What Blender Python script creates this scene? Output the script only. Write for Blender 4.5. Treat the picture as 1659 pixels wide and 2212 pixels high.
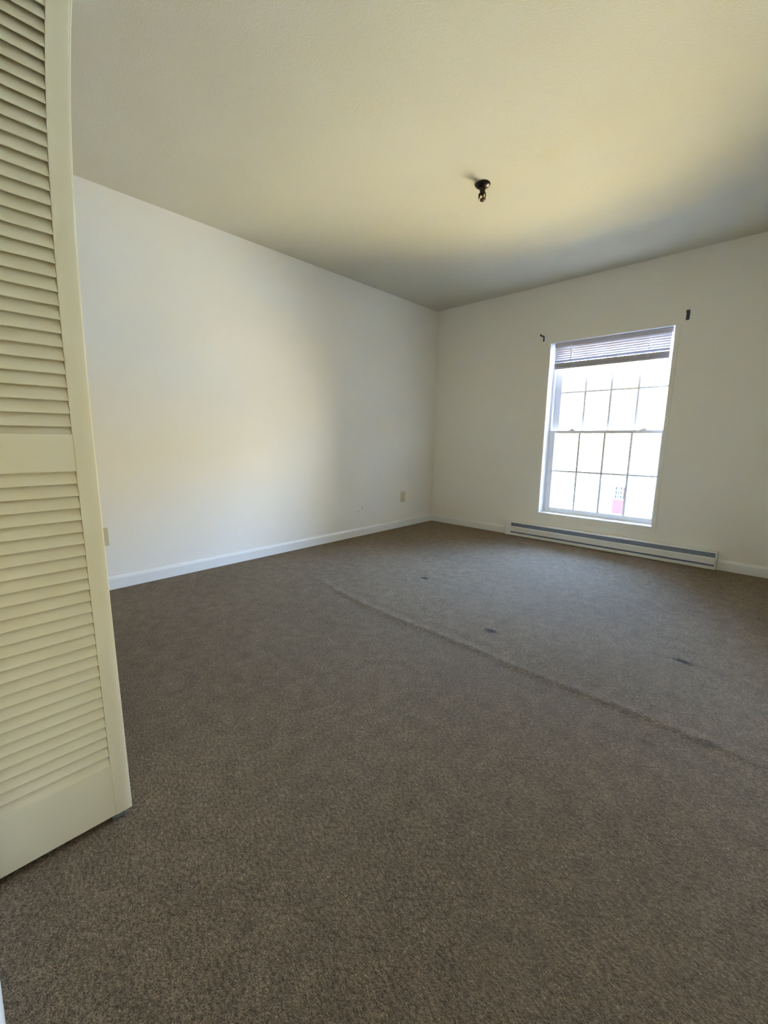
import bpy, bmesh, math, random
from mathutils import Vector, Matrix

random.seed(7)
for o in list(bpy.data.objects):
    bpy.data.objects.remove(o)
SC = bpy.context.scene
COL = SC.collection

# ------------------------------------------------------------------ camera
cam_d = bpy.data.cameras.new('camera')
cam = bpy.data.objects.new('camera', cam_d)
COL.objects.link(cam)
FW = Vector((-0.67636886, 0.71638464, -0.17122559))
RT = Vector((0.72586821, 0.68775832, 0.01019029))
UP = Vector((-0.12506199, 0.11739482, 0.98517915))
M = Matrix((RT, UP, -FW)).transposed().to_4x4()
M.translation = Vector((3.1038964, -4.1493298, 0.9921781))
cam.matrix_world = M
cam_d.sensor_fit = 'VERTICAL'
cam_d.sensor_height = 36.0
cam_d.sensor_width = 27.0
cam_d.lens = 906.441 / 2212.0 * 36.0
cam_d.clip_start = 0.005
cam_d.clip_end = 400
SC.camera = cam

# ------------------------------------------------------------------ colour management
vs = SC.view_settings
vs.view_transform = 'Standard'
vs.look = 'None'
vs.exposure = 1.62
vs.gamma = 1.0
vs.use_curve_mapping = False

# ------------------------------------------------------------------ sky and sunlit distance
SKY_BLUE = (0.31, 0.52, 1.0, 1)
SKY_S = 37.0
LOW_WARM = (1.0, 0.83, 0.45, 1)
LOW_S = 18.5
HOR = (1.0, 0.86, 0.56, 1)
HOR_S = 13.0
NEAR_SHADE = (0.40, 0.46, 0.55, 1)
NEAR_S = 9.0
world = bpy.data.worlds.new('sky')
SC.world = world
world.use_nodes = True
nt = world.node_tree
nt.nodes.clear()
wo = nt.nodes.new('ShaderNodeOutputWorld')
bg = nt.nodes.new('ShaderNodeBackground')
tc = nt.nodes.new('ShaderNodeTexCoord')
sep = nt.nodes.new('ShaderNodeSeparateXYZ')
nt.links.new(tc.outputs['Generated'], sep.inputs[0])
ramp = nt.nodes.new('ShaderNodeValToRGB')
mp = nt.nodes.new('ShaderNodeMapRange')
mp.inputs['From Min'].default_value = -1
mp.inputs['From Max'].default_value = 1
nt.links.new(sep.outputs['Z'], mp.inputs['Value'])
nt.links.new(mp.outputs[0], ramp.inputs[0])
cr = ramp.color_ramp
def wstop(pos, c, s):
    e = cr.elements.new(pos)
    e.color = (c[0]*s/30, c[1]*s/30, c[2]*s/30, 1)
cr.elements[0].position = 0.0
cr.elements[0].color = (NEAR_SHADE[0]*NEAR_S/30, NEAR_SHADE[1]*NEAR_S/30, NEAR_SHADE[2]*NEAR_S/30, 1)
cr.elements[1].position = 1.0
cr.elements[1].color = (SKY_BLUE[0]*SKY_S/30, SKY_BLUE[1]*SKY_S/30, SKY_BLUE[2]*SKY_S/30, 1)
wstop(0.5*(1-math.sin(math.radians(41))), NEAR_SHADE, NEAR_S)
wstop(0.5*(1-math.sin(math.radians(35))), LOW_WARM, LOW_S)
wstop(0.5*(1-math.sin(math.radians(13))), LOW_WARM, LOW_S)
wstop(0.5*(1-math.sin(math.radians(8))), HOR, HOR_S)
wstop(0.5*(1+math.sin(math.radians(9))), HOR, HOR_S)
wstop(0.5*(1+math.sin(math.radians(15))), SKY_BLUE, SKY_S)
vm = nt.nodes.new('ShaderNodeVectorMath'); vm.operation = 'SCALE'
vm.inputs['Scale'].default_value = 30.0
nt.links.new(ramp.outputs[0], vm.inputs[0])
nt.links.new(vm.outputs[0], bg.inputs['Color'])
bg.inputs['Strength'].default_value = 1.0
nt.links.new(bg.outputs[0], wo.inputs[0])

sun_d = bpy.data.lights.new('sun', 'SUN')
sun_d.energy = 4.0
sun_d.angle = math.radians(0.53)
sun_d.color = (1.0, 0.94, 0.85)
sun = bpy.data.objects.new('sun', sun_d)
COL.objects.link(sun)
sun.rotation_euler = Vector((0.25, 1.0, -0.95)).to_track_quat('-Z', 'Y').to_euler()

# window opening in the window wall, in metres from the far corner
X0, X1, Z0, Z1 = 1.350, 2.351, 0.2726, 1.9105
H = 2.44
RX, RY = 3.38, -4.195

por_d = bpy.data.lights.new('window_portal', 'AREA')
por_d.shape = 'RECTANGLE'
por_d.size = X1 - X0
por_d.size_y = Z1 - Z0
por_d.cycles.is_portal = True
por = bpy.data.objects.new('window_portal', por_d)
COL.objects.link(por)
por.location = ((X0+X1)/2, 0.20, (Z0+Z1)/2)
por.rotation_euler = Vector((0, -1, 0)).to_track_quat('-Z', 'Z').to_euler()

# ------------------------------------------------------------------ materials
def mat(name, col, rough=0.5, spec=0.5, metal=0.0, noise=None, bump=None, emis=None):
    """noise=(scale, amount), bump=(scale, strength, distance)"""
    m = bpy.data.materials.new(name)
    m.use_nodes = True
    n = m.node_tree
    b = n.nodes['Principled BSDF']
    b.inputs['Base Color'].default_value = (*col, 1)
    b.inputs['Roughness'].default_value = rough
    b.inputs['Metallic'].default_value = metal
    b.inputs['Specular IOR Level'].default_value = spec
    g = n.nodes.new('ShaderNodeNewGeometry')
    if noise:
        t = n.nodes.new('ShaderNodeTexNoise')
        t.inputs['Scale'].default_value = noise[0]
        t.inputs['Detail'].default_value = 4
        n.links.new(g.outputs['Position'], t.inputs['Vector'])
        r = n.nodes.new('ShaderNodeMapRange')
        r.inputs['From Min'].default_value = 0.3
        r.inputs['From Max'].default_value = 0.7
        r.inputs['To Min'].default_value = 1 - noise[1]
        r.inputs['To Max'].default_value = 1 + noise[1]
        n.links.new(t.outputs['Fac'], r.inputs['Value'])
        v = n.nodes.new('ShaderNodeVectorMath'); v.operation = 'SCALE'
        v.inputs[0].default_value = col
        n.links.new(r.outputs[0], v.inputs['Scale'])
        n.links.new(v.outputs[0], b.inputs['Base Color'])
    if bump:
        t2 = n.nodes.new('ShaderNodeTexNoise')
        t2.inputs['Scale'].default_value = bump[0]
        t2.inputs['Detail'].default_value = 5
        n.links.new(g.outputs['Position'], t2.inputs['Vector'])
        bn = n.nodes.new('ShaderNodeBump')
        bn.inputs['Strength'].default_value = bump[1]
        bn.inputs['Distance'].default_value = bump[2]
        n.links.new(t2.outputs['Fac'], bn.inputs['Height'])
        n.links.new(bn.outputs[0], b.inputs['Normal'])
    return m

WALLC = (0.86, 0.822, 0.715)
M_wall = mat('wall_paint', WALLC, 0.75, 0.25, noise=(2.0, 0.012), bump=(90, 0.25, 0.002))
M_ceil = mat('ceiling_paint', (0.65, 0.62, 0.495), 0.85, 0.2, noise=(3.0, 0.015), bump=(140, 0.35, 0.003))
M_trim = mat('trim_paint', (0.82, 0.81, 0.74), 0.35, 0.5, bump=(30, 0.1, 0.001))
M_door = mat('door_paint', (0.84, 0.78, 0.55), 0.45, 0.4, noise=(6, 0.01), bump=(60, 0.15, 0.001))
M_vinyl = mat('window_vinyl', (0.82, 0.83, 0.86), 0.4, 0.5, noise=(8, 0.01))
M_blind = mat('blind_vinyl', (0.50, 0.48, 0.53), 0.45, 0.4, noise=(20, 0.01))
M_cord = mat('cord', (0.85, 0.85, 0.85), 0.8, 0.2, noise=(200, 0.05))
M_heat = mat('heater_enamel', (0.78, 0.78, 0.72), 0.35, 0.5, noise=(10, 0.015))
M_dark = mat('heater_dark', (0.24, 0.28, 0.36), 0.5, 0.5, metal=0.3, noise=(60, 0.15))
M_ivory = mat('ivory_plastic', (0.62, 0.55, 0.34), 0.3, 0.5, noise=(30, 0.02))
M_slot = mat('slot_dark', (0.02, 0.02, 0.02), 0.8, 0.2, noise=(50, 0.1))
M_bronze = mat('dark_bronze', (0.020, 0.013, 0.011), 0.32, 0.6, metal=0.6, noise=(70, 0.3))
M_brown = mat('brown_socket', (0.10, 0.045, 0.03), 0.5, 0.5, noise=(60, 0.2))
M_hook = mat('blue_black_metal', (0.02, 0.035, 0.09), 0.5, 0.5, noise=(90, 0.2))
M_steel = mat('zinc_steel', (0.5, 0.5, 0.5), 0.35, 0.5, metal=0.9, noise=(80, 0.1))
M_gasket = mat('green_plastic', (0.16, 0.19, 0.17), 0.5, 0.4, noise=(80, 0.1))
M_mark = mat('scuff', (0.30, 0.30, 0.36), 0.8, 0.2, noise=(300, 0.4))

def glass_mat():
    m = bpy.data.materials.new('window_glass'); m.use_nodes = True
    n = m.node_tree; n.nodes.clear()
    o = n.nodes.new('ShaderNodeOutputMaterial')
    t = n.nodes.new('ShaderNodeBsdfTransparent'); t.inputs[0].default_value = (0.97, 0.985, 0.98, 1)
    g = n.nodes.new('ShaderNodeBsdfGlossy'); g.inputs['Roughness'].default_value = 0.02
    f = n.nodes.new('ShaderNodeFresnel'); f.inputs['IOR'].default_value = 1.45
    x = n.nodes.new('ShaderNodeMixShader')
    n.links.new(f.outputs[0], x.inputs[0]); n.links.new(t.outputs[0], x.inputs[1]); n.links.new(g.outputs[0], x.inputs[2])
    n.links.new(x.outputs[0], o.inputs[0])
    return m
M_glass = glass_mat()

def carpet_mat():
    m = bpy.data.materials.new('carpet'); m.use_nodes = True
    n = m.node_tree; L = n.links
    b = n.nodes['Principled BSDF']
    b.inputs['Roughness'].default_value = 0.95
    b.inputs['Specular IOR Level'].default_value = 0.15
    b.inputs['Sheen Tint'].default_value = (1.0, 0.77, 0.53, 1)
    b.inputs['Sheen Weight'].default_value = 1.0
    b.inputs['Sheen Roughness'].default_value = 0.33
    g = n.nodes.new('ShaderNodeNewGeometry')
    P = g.outputs['Position']
    def noise(scale, detail=3, rough=0.5, vec=P):
        t = n.nodes.new('ShaderNodeTexNoise')
        t.inputs['Scale'].default_value = scale; t.inputs['Detail'].default_value = detail
        t.inputs['Roughness'].default_value = rough
        L.new(vec, t.inputs['Vector']); return t.outputs['Fac']
    def mr(v, a, b_, c, d):
        r = n.nodes.new('ShaderNodeMapRange')
        for k, q in zip(('From Min', 'From Max', 'To Min', 'To Max'), (a, b_, c, d)): r.inputs[k].default_value = q
        L.new(v, r.inputs['Value']); return r.outputs[0]
    def mul(a, b_):
        r = n.nodes.new('ShaderNodeMath'); r.operation = 'MULTIPLY'
        L.new(a, r.inputs[0])
        if isinstance(b_, float): r.inputs[1].default_value = b_
        else: L.new(b_, r.inputs[1])
        return r.outputs[0]
    # yarn tufts stretched a little
    st = n.nodes.new('ShaderNodeMapping'); st.inputs['Rotation'].default_value = (0, 0, 0.6)
    st.inputs['Scale'].default_value = (1, 1.9, 1)
    L.new(P, st.inputs['Vector'])
    fine = mr(noise(240, 3, 0.7, st.outputs[0]), 0.36, 0.64, 0.42, 1.58)
    mid = mr(noise(80, 3, 0.6, st.outputs[0]), 0.36, 0.64, 0.70, 1.32)
    fleck = mr(noise(150, 2, 0.5), 0.60, 0.72, 1.0, 1.7)
    blotch = mr(noise(16, 5, 0.7), 0.3, 0.7, 0.78, 1.22)
    big = mr(noise(1.7, 3), 0.3, 0.7, 0.93, 1.07)
    tone = mul(mul(mul(fine, mid), mul(blotch, big)), fleck)
    # shade of small dents and pulled tufts, painted as dark spots in the colour
    dent_spots = [(2.093, -2.249, .045, .2), (2.883, -1.906, .045, .2), (1.314, -1.823, .042, .3), (2.886, -2.63, .03, .7),
              (3.028, -2.502, .04, .75), (2.89, -2.259, .05, .85), (2.56, -2.295, .04, .9), (1.327, -1.464, .04, .8)]
    for (sx, sy, r0, k) in dent_spots:
        d = n.nodes.new('ShaderNodeVectorMath'); d.operation = 'SUBTRACT'; d.inputs[1].default_value = (sx, sy, 0)
        L.new(P, d.inputs[0])
        s2 = n.nodes.new('ShaderNodeVectorMath'); s2.operation = 'MULTIPLY'; s2.inputs[1].default_value = (0.9, 1.6, 0)
        L.new(d.outputs[0], s2.inputs[0])
        ln = n.nodes.new('ShaderNodeVectorMath'); ln.operation = 'LENGTH'; L.new(s2.outputs[0], ln.inputs[0])
        jit = mul(ln.outputs['Value'], mr(noise(60, 2), 0.3, 0.7, 0.55, 1.6))
        tone = mul(tone, mr(jit, r0*0.45, r0, k, 1.0))
    hue = n.nodes.new('ShaderNodeMix'); hue.data_type = 'RGBA'
    hue.inputs['A'].default_value = (0.126, 0.092, 0.048, 1)
    hue.inputs['B'].default_value = (0.104, 0.082, 0.048, 1)
    L.new(mr(noise(40, 2), 0.35, 0.65, 0, 1), hue.inputs['Factor'])
    v = n.nodes.new('ShaderNodeVectorMath'); v.operation = 'SCALE'
    L.new(hue.outputs['Result'], v.inputs[0]); L.new(tone, v.inputs['Scale'])
    L.new(v.outputs[0], b.inputs['Base Color'])
    L.new(mul(tone, 0.85), b.inputs['Sheen Weight'])
    bn = n.nodes.new('ShaderNodeBump'); bn.inputs['Strength'].default_value = 0.9; bn.inputs['Distance'].default_value = 0.004
    L.new(mul(fine, mid), bn.inputs['Height'])
    bn2 = n.nodes.new('ShaderNodeBump'); bn2.inputs['Strength'].default_value = 0.5; bn2.inputs['Distance'].default_value = 0.006
    L.new(noise(14, 4), bn2.inputs['Height']); L.new(bn2.outputs[0], bn.inputs['Normal'])
    L.new(bn.outputs[0], b.inputs['Normal'])
    return m
M_carpet = carpet_mat()

def brick_mat():
    m = bpy.data.materials.new('red_brick'); m.use_nodes = True
    n = m.node_tree; L = n.links
    b = n.nodes['Principled BSDF']; b.inputs['Roughness'].default_value = 0.95; b.inputs['Specular IOR Level'].default_value = 0.0
    g = n.nodes.new('ShaderNodeNewGeometry')
    s = n.nodes.new('ShaderNodeSeparateXYZ'); L.new(g.outputs['Position'], s.inputs[0])
    c = n.nodes.new('ShaderNodeCombineXYZ'); L.new(s.outputs['X'], c.inputs['X']); L.new(s.outputs['Z'], c.inputs['Y'])
    t = n.nodes.new('ShaderNodeTexBrick')
    t.inputs['Color1'].default_value = (0.043, 0.019, 0.018, 1); t.inputs['Color2'].default_value = (0.037, 0.015, 0.0145, 1)
    t.inputs['Mortar'].default_value = (0.05, 0.026, 0.024, 1)
    t.inputs['Scale'].default_value = 4.6; t.inputs['Mortar Size'].default_value = 0.018
    L.new(c.outputs[0], t.inputs['Vector']); L.new(t.outputs['Color'], b.inputs['Base Color'])
    return m
M_brick = brick_mat()
M_bwhite = mat('frame_and_glare_white', (0.8, 0.8, 0.78), 0.7, 0.3, noise=(1, 0.03))  # far window frame and grid, and the white fill where the building burns out
M_bglass = mat('far_glass', (0.012, 0.016, 0.018), 0.9, 0.0, noise=(1, 0.1))
M_ground = mat('pale_paving', (0.6, 0.58, 0.5), 0.9, 0.2, noise=(0.6, 0.08))

# ------------------------------------------------------------------ mesh helpers
def tag(o, label=None, cat=None, group=None, kind=None):
    if label: o['label'] = label
    if cat: o['category'] = cat
    if group: o['group'] = group
    if kind: o['kind'] = kind
    return o

def empty(name, loc, label, cat, kind=None, group=None):
    o = bpy.data.objects.new(name, None)
    o.empty_display_size = 0.05
    o.location = loc
    COL.objects.link(o)
    return tag(o, label, cat, group, kind)

def box(bm, a, b, bev=0.0, seg=2):
    x0, y0, z0 = (min(p, q) for p, q in zip(a, b)); x1, y1, z1 = (max(p, q) for p, q in zip(a, b))
    t = bmesh.new()
    vs_ = [t.verts.new(p) for p in ((x0,y0,z0),(x1,y0,z0),(x1,y1,z0),(x0,y1,z0),(x0,y0,z1),(x1,y0,z1),(x1,y1,z1),(x0,y1,z1))]
    for f in ((3,2,1,0),(4,5,6,7),(0,1,5,4),(1,2,6,5),(2,3,7,6),(3,0,4,7)):
        t.faces.new([vs_[i] for i in f])
    if bev > 0:
        bmesh.ops.bevel(t, geom=list(t.edges), offset=bev, segments=seg, affect='EDGES', profile=0.5)
    merge(bm, t)

def merge(bm, t):
    me = bpy.data.meshes.new('tmp'); t.to_mesh(me); t.free(); bm.from_mesh(me); bpy.data.meshes.remove(me)

def prism(bm, pts, axis, a, b):
    """extrude a closed 2-D outline along an axis; pts in the two other axes (in x,y,z order)"""
    def P(p, t):
        if axis == 'x': return (t, p[0], p[1])
        if axis == 'y': return (p[0], t, p[1])
        return (p[0], p[1], t)
    A = [bm.verts.new(P(p, a)) for p in pts]; B = [bm.verts.new(P(p, b)) for p in pts]
    k = len(pts)
    fs = [bm.faces.new(A), bm.faces.new(B[::-1])]
    for i in range(k):
        fs.append(bm.faces.new((A[i], B[i], B[(i+1) % k], A[(i+1) % k])))
    bmesh.ops.recalc_face_normals(bm, faces=fs)

def lathe(bm, prof, c, seg=40):
    """prof: list of (radius, z); revolve about the z axis through c"""
    rings = []
    for r, z in prof:
        if r < 1e-6: rings.append([bm.verts.new((c[0], c[1], c[2]+z))])
        else: rings.append([bm.verts.new((c[0]+r*math.cos(2*math.pi*i/seg), c[1]+r*math.sin(2*math.pi*i/seg), c[2]+z)) for i in range(seg)])
    fs = []
    for A, B in zip(rings, rings[1:]):
        for i in range(seg):
            j = (i+1) % seg
            if len(A) == 1 and len(B) == 1: continue
            if len(A) == 1: fs.append(bm.faces.new((A[0], B[i], B[j])))
            elif len(B) == 1: fs.append(bm.faces.new((A[i], A[j], B[0])))
            else: fs.append(bm.faces.new((A[i], A[j], B[j], B[i])))
    bmesh.ops.recalc_face_normals(bm, faces=fs)

def tube(bm, pts, r, seg=10):
    rings = []
    for i, p in enumerate(pts):
        p = Vector(p)
        d = (Vector(pts[min(i+1, len(pts)-1)]) - Vector(pts[max(i-1, 0)])).normalized()
        u = d.cross(Vector((0.13, 0.31, 0.94))).normalized(); w = d.cross(u)
        rr = r[i] if isinstance(r, (list, tuple)) else r
        rings.append([bm.verts.new(p + (u*math.cos(2*math.pi*k/seg) + w*math.sin(2*math.pi*k/seg))*rr) for k in range(seg)])
    fs = []
    for A, B in zip(rings, rings[1:]):
        for k in range(seg): fs.append(bm.faces.new((A[k], A[(k+1) % seg], B[(k+1) % seg], B[k])))
    fs.append(bm.faces.new(rings[0][::-1])); fs.append(bm.faces.new(rings[-1]))
    bmesh.ops.recalc_face_normals(bm, faces=fs)

def obj(name, bm, m, parent=None, smooth=False, off=None):
    me = bpy.data.meshes.new(name)
    bm.normal_update()
    if off is not None:
        bmesh.ops.translate(bm, verts=list(bm.verts), vec=-Vector(off))
    bm.to_mesh(me); bm.free()
    if smooth:
        for p in me.polygons: p.use_smooth = True
        if hasattr(me, 'set_sharp_from_angle'): me.set_sharp_from_angle(angle=math.radians(40))
    me.materials.append(m)
    o = bpy.data.objects.new(name, me)
    COL.objects.link(o)
    if parent:
        o.parent = parent
        if off is None:
            o.location = -Vector(parent.location) if parent.type == 'EMPTY' else (0, 0, 0)
    elif off is not None:
        o.location = off
    return o

# children of children share the thing's origin, so their own offset is zero
def sub(name, bm, m, parent, smooth=False):
    me = bpy.data.meshes.new(name); bm.normal_update(); bm.to_mesh(me); bm.free()
    if smooth:
        for p in me.polygons: p.use_smooth = True
        if hasattr(me, 'set_sharp_from_angle'): me.set_sharp_from_angle(angle=math.radians(40))
    me.materials.append(m)
    o = bpy.data.objects.new(name, me); COL.objects.link(o); o.parent = parent
    return o

def BM(): return bmesh.new()

# ------------------------------------------------------------------ room shell
def crease_y(x):
    return -2.485 + 0.145*math.exp(-max(x-0.75, 0)/0.28) * (1 if x > 0.75 else 1)
b = BM()
ys = []
y = -4.95
while y < 0.0001:
    ys.append(min(y, 0.0))
    y += 0.012 if -2.62 < y < -2.22 else 0.08
ys.append(0.0)
ys = sorted(set(round(v, 4) for v in ys))
xs = [i*RX/90 for i in range(91)]
grid = []
for yy in ys:
    row = []
    for xx in xs:
        d = yy - crease_y(xx) - 0.006*math.sin(xx*7.1)
        amp = 0.0078 * min(1, max(0, (xx-0.55)/0.5)) * (0.35 + 0.65*min(1, max(0, (3.5-xx)/0.7)))
        h = amp*math.exp(-(d/0.026)**2) + 0.25*amp*math.exp(-((d-0.10)/0.02)**2)
        row.append(b.verts.new((xx, yy, h)))
    grid.append(row)
for r0, r1 in zip(grid, grid[1:]):
    for i in range(len(xs)-1):
        b.faces.new((r0[i], r0[i+1], r1[i+1], r1[i]))
floor = obj('floor', b, M_carpet, smooth=True)
tag(floor, 'brown-grey speckled wall-to-wall carpet with a raised seam across it', 'floor', kind='structure')

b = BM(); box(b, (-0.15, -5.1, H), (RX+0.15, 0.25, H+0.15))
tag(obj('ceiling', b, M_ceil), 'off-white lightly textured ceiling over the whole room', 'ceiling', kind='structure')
b = BM(); box(b, (-0.15, -5.1, -0.15), (RX+0.15, 0.25, -0.012))
tag(obj('trim_1', b, M_trim), 'subfloor slab beneath the carpet', 'slab', kind='structure')
b = BM(); box(b, (-0.15, -5.1, 0-.012), (0, 0.25, H))
tag(obj('wall_left', b, M_wall), 'long cream wall with two outlets left of the window wall', 'wall', kind='structure')
b = BM(); box(b, (RX, -5.1, -.012), (RX+0.15, 0.25, H))
tag(obj('wall_right', b, M_wall), 'plain cream wall right of the window', 'wall', kind='structure')
# window wall as four blocks round the opening
YW = 0.19
b = BM()
OX0, OX1, OZ0, OZ1 = X0, X1, Z0, Z1
box(b, (0, 0, -.012), (OX0, YW, H)); box(b, (OX1, 0, -.012), (RX, YW, H))
box(b, (OX0, 0, -.012), (OX1, YW, OZ0)); box(b, (OX0, 0, OZ1), (OX1, YW, H))
bmesh.ops.remove_doubles(b, verts=list(b.verts), dist=1e-5)
tag(obj('wall_window', b, M_wall), 'cream wall with the tall window in it', 'wall', kind='structure')
# back wall with closet opening and closet shell
CX0, CX1, CZ = 0.62, 1.985, 2.05
b = BM()
box(b, (0, RY-0.115, -.012), (CX0, RY, H)); box(b, (CX1, RY-0.115, -.012), (RX, RY, H)); box(b, (CX0, RY-0.115, CZ), (CX1, RY, H))
box(b, (0, -5.1, -.012), (RX, -4.95, H))
box(b, (CX0-0.35, -4.95, -.012), (CX0-0.25, RY-0.115, H)); box(b, (CX1+0.25, -4.95, -.012), (CX1+0.35, RY-0.115, H))
tag(obj('wall_back', b, M_wall), 'cream wall with the closet opening behind the louvred door', 'wall', kind='structure')

def baseboard(name, axis, a, c, face, sgn, label):
    """profile stands off a wall at 'face', into the room by sgn"""
    t, h = 0.012, 0.085
    pr = [(0, 0), (t, 0), (t, h-0.022), (t*0.85, h-0.014), (t*0.55, h-0.006), (t*0.3, h), (0, h)]
    b = BM()
    prism(b, [(face+sgn*p[0], p[1]) for p in pr], axis, a, c)
    o = obj(name, b, M_trim)
    tag(o, label, 'baseboard', kind='structure')
HX0, HX1 = 1.030, 2.820
baseboard('baseboard_left', 'y', RY, 0, 0.0, 1, 'white baseboard along the long left wall')
baseboard('baseboard_window', 'x', 0.012, HX0-0.001, 0.0, -1, 'short white baseboard between the far corner and the heater')
baseboard('baseboard_window', 'x', HX1+0.001, RX-0.012, 0.0, -1, 'white baseboard right of the heater end')
baseboard('baseboard_right', 'y', RY, 0, RX, -1, 'white baseboard along the right wall')
baseboard('baseboard_back', 'x', CX1+0.07, RX-0.012, RY, 1, 'white baseboard at the bottom left corner of the photo')

# closet opening casing
b = BM()
box(b, (CX1, RY-0.115, 0), (CX1+0.065, RY+0.012, CZ+0.065), 0.003)
box(b, (CX0-0.065, RY-0.115+0.0, 0), (CX0, RY+0.012, CZ+0.065), 0.003)
box(b, (CX0-0.065, RY-0.0, CZ), (CX1+0.065, RY+0.012, CZ+0.065), 0.003)
tag(obj('trim_2', b, M_trim), 'white casing round the closet opening', 'trim', kind='structure')

# ------------------------------------------------------------------ window
# thin flat casing flush round the opening
b = BM()
cw, cp = 0.066, 0.004
box(b, (X0-cw, -cp, Z0-cw), (X0, 0.001, Z1+0.0), 0.0015)
box(b, (X1, -cp, Z0-cw), (X1+0.030, 0.001, Z1+0.0), 0.0015)
box(b, (X0, -cp, Z0-cw), (X1, 0.001, Z0), 0.0015)
tag(obj('trim_3', b, M_wall), 'thin painted casing flush with the wall round the window', 'trim', kind='structure')

win = empty('window_1', (1.85, 0.12, Z0), 'tall white double-hung window with sixteen panes above the heater', 'window', kind='structure')
# reveal liner
b = BM(); e = 0.004
box(b, (X0, 0.0, Z0), (X0+e, YW, Z1)); box(b, (X1-e, 0.0, Z0), (X1, YW, Z1)); box(b, (X0, 0.0, Z1-e), (X1, YW, Z1))
obj('jamb_liner', b, M_vinyl, win)
b = BM(); box(b, (X0, -0.006, Z0-0.012), (X1, YW+0.02, Z0+0.003), 0.002)
obj('sill', b, M_trim, win)
# fixed frame tracks
b = BM()
F0, F1 = X0+e, X1-e
box(b, (F0, 0.100, Z0+.003), (F0+0.018, 0.188, Z1-e), 0.001); box(b, (F1-0.010, 0.125, Z0+.003), (F1, 0.188, Z1-e), 0.001)
box(b, (F0+0.018, 0.100, Z1-e-0.03), (F1-0.010, 0.188, Z1-e), 0.001)
obj('frame', b, M_vinyl, win)
def sash(nm, y0, y1, xa, xb, za, zb, sl, sr, rb, rt, mx, mz):
    b = BM()
    box(b, (xa, y0, za), (xa+sl, y1, zb), 0.0025); box(b, (xb-sr, y0, za), (xb, y1, zb), 0.0025)
    box(b, (xa+sl, y0, za), (xb-sr, y1, za+rb), 0.0025); box(b, (xa+sl, y0, zb-rt), (xb-sr, y1, zb), 0.0025)
    s = obj(nm, b, M_vinyl, win)
    ym = (y0+y1)/2
    b = BM(); box(b, (xa+sl-0.004, ym-0.002, za+rb-0.004), (xb-sr+0.004, ym+0.002, zb-rt+0.004))
    sub('glass_pane', b, M_glass, s)
    for x in mx:
        b = BM(); box(b, (x-0.010, ym-0.007, za+rb), (x+0.010, ym+0.007, zb-rt), 0.002); sub('muntin', b, M_vinyl, s)
    b = BM(); box(b, (xa+sl, ym-0.0085, mz-0.009), (xb-sr, ym+0.0085, mz+0.009), 0.002); sub('muntin', b, M_vinyl, s)
    return s
lo = sash('lower_sash', 0.103, 0.133, F0+0.018, F1-0.002, Z0+0.004, 1.092, 0.046, 0.024, 0.047, 0.028,
          (1.650, 1.874, 2.096), 0.694)
up = sash('upper_sash', 0.145, 0.175, F0+0.018, F1-0.002, 1.064, Z1-0.034, 0.062, 0.024, 0.030, 0.035,
          (1.655, 1.879, 2.101), 1.457)
for lx in (1.572, 2.180):
    b = BM()
    box(b, (lx-0.030, 0.105, 1.092), (lx+0.030, 0.130, 1.099), 0.002)
    box(b, (lx-0.016, 0.106, 1.099), (lx+0.022, 0.126, 1.108), 0.004)
    tube(b, [(lx, 0.116, 1.107), (lx+0.015, 0.108, 1.115), (lx+0.038, 0.100, 1.116)], [0.005, 0.0035, 0.0025], 8)
    o = sub('sash_lock', b, M_vinyl, lo, True)

# ------------------------------------------------------------------ mini blind, pulled up
bl = empty('mini_blind', (1.855, 0.05, 1.8), 'raised white mini blind bunched at the top of the window', 'blind')
BX0, BX1 = 1.388, 2.322
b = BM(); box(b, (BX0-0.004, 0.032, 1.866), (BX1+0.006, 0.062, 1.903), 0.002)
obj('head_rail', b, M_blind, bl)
def slat_mesh(z, tilt=0.62, w=0.025):
    b = BM(); n_ = 6; top = []; bot = []
    for i in range(n_+1):
        s = -1 + 2*i/n_
        yy = 0.047 + s*w/2*math.cos(tilt); zz = z - s*w/2*math.sin(tilt) + 0.0022*(s*s)
        top.append((yy, zz+0.0004)); bot.append((yy, zz-0.0004))
    prism(b, top + bot[::-1], 'x', BX0, BX1)
    return b
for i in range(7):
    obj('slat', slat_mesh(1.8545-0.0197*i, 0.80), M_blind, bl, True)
b = BM()
for i in range(11):
    z = 1.7215 - i*0.0031
    box(b, (BX0+0.001*(i % 2), 0.0345+0.001*((i*7) % 3), z-0.0015), (BX1-0.001*((i+1) % 2), 0.0605+0.001*((i*5) % 2), z+0.0015))
obj('slat_stack', b, M_blind, bl)
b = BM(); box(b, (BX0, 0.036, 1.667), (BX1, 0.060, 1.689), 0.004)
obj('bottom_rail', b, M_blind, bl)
for lx in (1.564, 2.170):
    b = BM(); tube(b, [(lx, 0.034, 1.87), (lx, 0.034, 1.68)], 0.0012, 6); tube(b, [(lx, 0.061, 1.87), (lx, 0.061, 1.68)], 0.0012, 6)
    obj('ladder_cord', b, M_cord, bl)
b = BM(); tube(b, [(1.540, 0.022, 1.872), (1.539, 0.020, 1.70), (1.538, 0.020, 1.45), (1.538, 0.020, 1.17)], [0.0025, 0.003, 0.003, 0.0038], 8)
tube(b, [(1.540, 0.034, 1.880), (1.540, 0.022, 1.885), (1.540, 0.022, 1.870)], 0.002, 6)
obj('tilt_wand', b, M_blind, bl, True)

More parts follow.
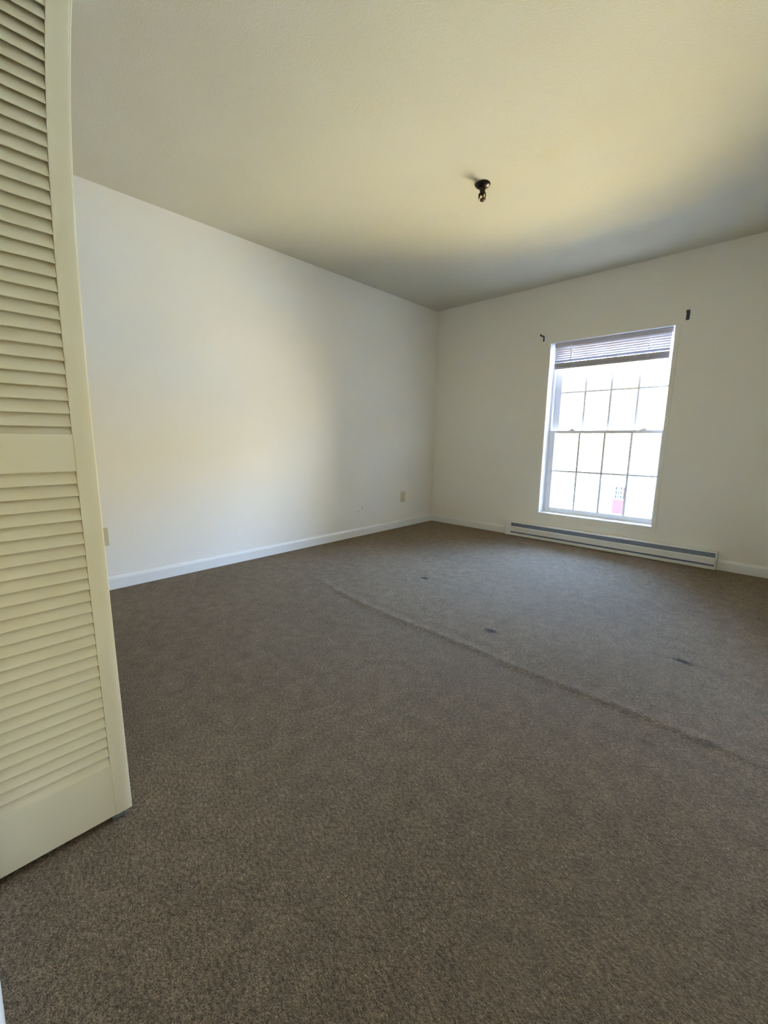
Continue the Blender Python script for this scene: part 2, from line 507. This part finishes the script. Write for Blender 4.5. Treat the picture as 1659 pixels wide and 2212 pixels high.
# ------------------------------------------------------------------ baseboard heater
ht = empty('baseboard_heater', ((HX0+HX1)/2, -0.03, 0), 'long low white electric baseboard heater on the wall under the window', 'heater')
b = BM()   # back pan, top hood, floor lip
prism(b, [(-0.001, 0.006), (-0.001, 0.150), (-0.045, 0.150), (-0.060, 0.146), (-0.064, 0.140), (-0.0605, 0.138), (-0.044, 0.146), (-0.004, 0.146), (-0.004, 0.006)], 'x', HX0+0.001, HX1-0.001)
prism(b, [(-0.004, 0.006), (-0.062, 0.006), (-0.062, 0.029), (-0.060, 0.031), (-0.059, 0.031), (-0.059, 0.009), (-0.004, 0.009)], 'x', HX0+0.06, HX1-0.012)
obj('housing', b, M_heat, ht)
b = BM()
prism(b, [(-0.060, 0.045), (-0.066, 0.049), (-0.067, 0.093), (-0.062, 0.103), (-0.058, 0.101), (-0.062, 0.092), (-0.061, 0.050), (-0.056, 0.047)], 'x', HX0+0.06, HX1-0.012)
obj('front_panel', b, M_heat, ht)
b = BM(); box(b, (HX0+0.06, -0.048, 0.030), (HX1-0.012, -0.010, 0.138))
obj('heating_element', b, M_dark, ht)
b = BM(); box(b, (HX0, -0.0665, 0.004), (HX0+0.062, -0.0005, 0.147), 0.004)
obj('end_cap', b, M_heat, ht)
b = BM(); box(b, (HX1-0.012, -0.058, 0.004), (HX1, -0.0005, 0.149), 0.003)
obj('end_cap', b, M_heat, ht)

# ------------------------------------------------------------------ outlets on the left wall
def outlet(yc, zc, label):
    o = empty('electrical_outlet', (0, yc, zc), label, 'outlet', group='outlets on the left wall')
    b = BM(); box(b, (0, yc-0.0365, zc-0.0585), (0.006, yc+0.0365, zc+0.0585), 0.0022, 3)
    obj('cover_plate', b, M_ivory, o)
    for s in (-1, 1):
        b = BM(); t = []
        for k in range(24):
            a = 2*math.pi*k/24
            t.append((yc+0.0165*max(-1, min(1, 1.15*math.cos(a))), zc+s*0.0195+0.0145*max(-0.86, min(0.86, math.sin(a)))))
        prism(b, t, 'x', 0.0055, 0.0085)
        r = obj('receptacle', b, M_ivory, o)
        for dy, hh in ((-0.006, 0.0045), (0.006, 0.0035)):
            b = BM(); box(b, (0.008, yc+dy-0.001, zc+s*0.0195+0.003-hh), (0.0088, yc+dy+0.001, zc+s*0.0195+0.003+hh)); sub('slot', b, M_slot, r)
    b = BM(); tube(b, [(0.005, yc, zc), (0.0072, yc, zc)], 0.003, 12); obj('screw', b, M_steel, o)
outlet(-0.553, 0.348, 'ivory wall outlet near the far corner of the long left wall')
outlet(-3.486, 0.356, 'ivory wall outlet half hidden behind the louvred door edge')

# ------------------------------------------------------------------ wall bits beside and above the window
def bracket(name, x, z, label, wide, arm, hgt):
    o = empty(name, (x, 0, z), label, 'bracket', group='curtain rod brackets')
    b = BM(); box(b, (x-wide/2, -0.004, z-hgt), (x+wide/2, 0, z), 0.0012)
    obj('wall_plate', b, M_hook, o)
    b = BM()
    box(b, (x-wide/2, -arm, z-0.012), (x+wide/2, -0.004, z-0.002), 0.0012)
    box(b, (x-wide/2, -arm-0.004, z-0.014), (x+wide/2, -arm, z+0.004), 0.0012)
    obj('arm', b, M_hook, o)
bracket('curtain_bracket', 1.281, 1.983, 'small dark hooked curtain bracket left of the window top', 0.013, 0.075, 0.050)
bracket('curtain_bracket', 2.421, 1.998, 'wide dark curtain bracket right of the window top', 0.022, 0.018, 0.066)
b = BM(); tube(b, [(1.913, 0.0, 1.957), (1.913, -0.005, 1.957)], [0.006, 0.004], 12)
tag(obj('screw', b, M_steel, None, off=(1.913, 0, 1.957)), 'tiny screw head in the wall above the middle of the window', 'screw')
for (y_, z_, l, lab) in ((-1.187, 0.285, 0.016, 'short dark scuff low on the long left wall'), (-1.245, 0.262, 0.010, 'faint grey scuff just below left of the darker one')):
    b = BM(); box(b, (0, y_-0.0025, z_-l), (0.0008, y_+0.0025, z_+l), 0.0003)
    bmesh.ops.rotate(b, verts=list(b.verts), cent=(0, y_, z_), matrix=Matrix.Rotation(0.2, 3, 'X'))
    tag(obj('scuff_mark', b, M_mark, None, off=(0, y_, z_)), lab, 'scuff', group='scuffs on the left wall')

# ------------------------------------------------------------------ bare ceiling lampholder
LX, LY = 1.650, -1.812
lt = empty('ceiling_light', (LX, LY, H), 'bare dark bronze ceiling lampholder with its shade missing', 'ceiling light')
c = (LX, LY, H)
b = BM(); lathe(b, [(0, 0), (0.043, 0), (0.044, -0.003), (0.042, -0.007), (0.034, -0.014), (0.022, -0.019), (0, -0.020)], c, 48)
obj('canopy', b, M_bronze, lt, True)
b = BM(); lathe(b, [(0, -0.016), (0.016, -0.018), (0.0165, -0.030), (0.014, -0.040), (0.012, -0.052), (0.009, -0.056), (0, -0.057)], c, 32)
obj('stem', b, M_bronze, lt, True)
u = Vector((RT.x, RT.y, 0)).normalized()
b = BM(); pts = []
for k in range(13):
    a = math.pi*k/12
    p = Vector(c) + u*(0.010+0.009*math.sin(a)) + Vector((0, 0, -0.034-0.044*k/12)); pts.append(p)
tube(b, pts, 0.0032, 8)
obj('loop_arm', b, M_bronze, lt, True)
b = BM()
pl = [Vector(c)+u*(-0.010)+Vector((0, 0, -0.045)), Vector(c)+u*(-0.021)+Vector((0, 0, -0.050)), Vector(c)+u*(-0.0215)+Vector((0, 0, -0.074)), Vector(c)+u*(-0.018)+Vector((0, 0, -0.078)), Vector(c)+u*(-0.012)+Vector((0, 0, -0.066))]
w = u.cross(Vector((0, 0, 1)))*0.004
A = [b.verts.new(p+w) for p in pl]; B_ = [b.verts.new(p-w) for p in pl]
b.faces.new(A); b.faces.new(B_[::-1])
for k in range(5): b.faces.new((A[k], B_[k], B_[(k+1) % 5], A[(k+1) % 5]))
bmesh.ops.recalc_face_normals(b, faces=list(b.faces))
obj('side_bracket', b, M_bronze, lt)
b = BM(); cc = Vector(c)+u*0.0045
tube(b, [cc+Vector((0, 0, -0.054)), cc+Vector((0, 0, -0.076))], 0.0045, 12)
lathe(b, [(0, -0.074), (0.013, -0.074), (0.017, -0.078), (0.0165, -0.084), (0.011, -0.088), (0, -0.089)], tuple(cc), 28)
o = obj('socket_base', b, M_brown, lt, True); o['label'] = 'brown socket base'

# ------------------------------------------------------------------ louvred bifold closet door, folded open beside the camera
DFX = 1.958                 # face towards the camera
DY0 = -3.901                # free (folding) edge
LW, TH = 0.372, 0.035
ZB, ZT = 0.021, 2.03
def warp(v, k=1.0):
    x, y, z = v
    g = 0.034*(max(0.0, min(z, 2.1)-0.80)/1.03)**2.9
    hz = 0.032*(max(0.0, min(z, 1.86)-1.2)/0.64)**3 + max(0.0, z-1.86)*0.12
    return (x, y + g*k, z - hz*k)
def leaf(xf, yf, dirx, parts=True):
    """front face at xf, free edge at yf, body goes to -x; returns dict of bmeshes"""
    P = {}
    st = 0.0375
    y1 = yf; y0 = yf-LW
    xb = xf-TH
    def vbar(a, c_):
        t = BM(); k = 24
        for i in range(k):
            za = ZB+(ZT-ZB)*i/k; zb = ZB+(ZT-ZB)*(i+1)/k
        # one long bevelled bar with many cross cuts so it can take the bow
        pr = []; r = 0.0022
        for (cx_, cy_, a0) in ((xf-r, c_-r, 0), (xb+r, c_-r, 90), (xb+r, a+r, 180), (xf-r, a+r, 270)):
            for q in (0, 45, 90):
                an = math.radians(a0+q); pr.append((cx_+r*math.cos(an), cy_+r*math.sin(an)))
        rings = []
        for i in range(k+1):
            z = ZB+(ZT-ZB)*i/k
            rings.append([t.verts.new((p[0], p[1], z)) for p in pr])
        n_ = len(pr)
        for R0, R1 in zip(rings, rings[1:]):
            for i in range(n_): t.faces.new((R0[i], R0[(i+1) % n_], R1[(i+1) % n_], R1[i]))
        t.faces.new(rings[0]); t.faces.new(rings[-1])
        bmesh.ops.recalc_face_normals(t, faces=list(t.faces))
        return t
    P['stile_a'] = vbar(y1-st, y1); P['stile_b'] = vbar(y0, y0+st)
    rails = {'bottom_rail': (ZB, 0.165), 'middle_rail': (0.9155, 0.996), 'top_rail': (1.955, ZT)}
    for n_, (a, c_) in rails.items():
        t = BM(); box(t, (xf-0.0008, y0+st-0.002, a), (xb+0.0008, y1-st+0.0003, c_), 0.001)
        P[n_] = t
    yl0, yl1 = y0+st+0.001, y1-st-0.001
    def louv(z_first, n_):
        t = BM()
        for i in range(n_):
            zl = z_first + i*0.02775          # height of the low nose of the slat
            # steep face, deep narrow slot above it that only opens downwards
            prof = [(-0.0020, 0.0014), (-0.0145, 0.0275), (-0.0275, 0.0515), (-0.0315, 0.0495), (-0.0182, 0.0262),
                    (-0.0045, 0.0009), (-0.0034, 0.0), (-0.0024, 0.0004)]
            pts = [(xf+p, zl+q) for p, q in prof]
            prism(t, pts, 'y', yl0, yl1)
        return t
    P['lower_louvers'] = louv(0.1923-0.02775, 28)
    P['upper_louvers'] = louv(1.0115-0.02775, 35)
    # small bead moulding running up both sides of the louvres
    t = BM()
    for ya in (y1-st-0.0005, y0+st-0.0025):
        for (za, zb) in ((0.165, 0.9155), (0.996, 1.955)):
            k = 14
            for i in range(k):
                box(t, (xf-0.004, ya-0.0, za+(zb-za)*i/k), (xf-0.0012, ya+0.003, za+(zb-za)*(i+1)/k))
    P['bead'] = t
    return P

door = empty('door_1', (1.95, -4.08, 0), 'cream louvred bifold closet door folded open at the left edge of the photo', 'door', kind='structure')
front = leaf(DFX, DY0, -1)
nm = {'stile_a': 'stile', 'stile_b': 'stile', 'bottom_rail': 'bottom_rail', 'middle_rail': 'middle_rail', 'top_rail': 'top_rail',
      'lower_louvers': 'lower_louvers', 'upper_louvers': 'upper_louvers', 'bead': 'bead_moulding'}
for k, t in front.items():
    for v in t.verts: v.co = warp(v.co)
    obj(nm[k], t, M_door, door, smooth=(k.startswith('stile') or 'louv' in k))
rear = leaf(DFX-TH-0.004, DY0+0.0102, -1)
rb = BM()
for k, t in rear.items():
    for v in t.verts:
        v.co = warp(v.co)
        v.co.y -= 0.004*max(0, (1.0-v.co.z))
    merge(rb, t)
obj('rear_leaf', rb, M_door, door)
b = BM()
for z in (0.25, 1.0, 1.75):
    t = BM(); tube(t, [(DFX-TH-0.002, DY0+0.002, z-0.035), (DFX-TH-0.002, DY0+0.002, z+0.035)], 0.003, 8)
    for v in t.verts: v.co = warp(v.co)
    merge(b, t)
obj('hinge', b, M_steel, door)
b = BM(); box(b, (1.925, DY0-0.045, 0.0), (1.950, DY0-0.012, 0.019), 0.004)
o = obj('floor_guide', b, M_gasket, door); o['label'] = 'grey-green plastic guide under the corner'

# ------------------------------------------------------------------ outside, seen small through the lower panes
YB = 45.0; ZG = -6.6
bd = empty('brick_building', (-10, YB+4, ZG), 'red brick building seen small through the bottom right panes', 'building')
WXa, WXb, WZa, WZb = -9.60, -8.85, -5.0, -3.72
b = BM()
BXa, BXb = -9.68, -8.58
box(b, (BXa, YB, ZG), (WXa, YB+6, WZb+.14)); box(b, (WXb+0.20, YB, ZG), (BXb, YB+6, WZb+.14)); box(b, (WXa, YB, ZG), (WXb+0.20, YB+6, WZa-0.08)); box(b, (WXa, YB, WZb+0.12), (WXb+0.20, YB+6, WZb+.14))
obj('wall', b, M_brick, bd)
b = BM(); box(b, (BXb, YB, ZG), (-4.0, YB+6, WZb+3)); box(b, (-16, YB, ZG), (BXa, YB+6, WZb+3)); box(b, (BXa, YB, WZb+.14), (BXb, YB+6, WZb+3))  # added white blocks, so the view round the brick burns out to white
obj('burnt_out_fill', b, M_bwhite, bd)
b = BM(); box(b, (WXa, YB-0.03, WZa-0.08), (WXb+0.2, YB+0.25, WZa)); box(b, (WXa, YB-0.03, WZb), (WXb+0.2, YB+0.25, WZb+0.12))
box(b, (WXb, YB-0.03, WZa), (WXb+0.10, YB+0.25, WZb)); box(b, (WXa, YB-0.03, WZa), (WXa+0.08, YB+0.25, WZb))
f = obj('window', b, M_bwhite, bd)
b = BM(); box(b, (WXa+0.08, YB+0.12, WZa), (WXb, YB+0.16, WZb)); sub('pane', b, M_bglass, f)
b = BM()
for k in range(1, 3): xx = WXa+0.08+(WXb-WXa-0.08)*k/3; box(b, (xx-0.045, YB+0.05, WZa), (xx+0.045, YB+0.12, WZb))
for k in range(1, 3): zz = WZa+(WZb-WZa)*k/3; box(b, (WXa+0.08, YB+0.05, zz-0.05), (WXb, YB+0.12, zz+0.05))
sub('grid', b, M_bwhite, f)
b = BM(); box(b, (-60, 20, ZG-0.3), (30, 90, ZG))
tag(obj('floor_outside', b, M_ground), 'pale sunlit paving outside below the window', 'ground', kind='structure')
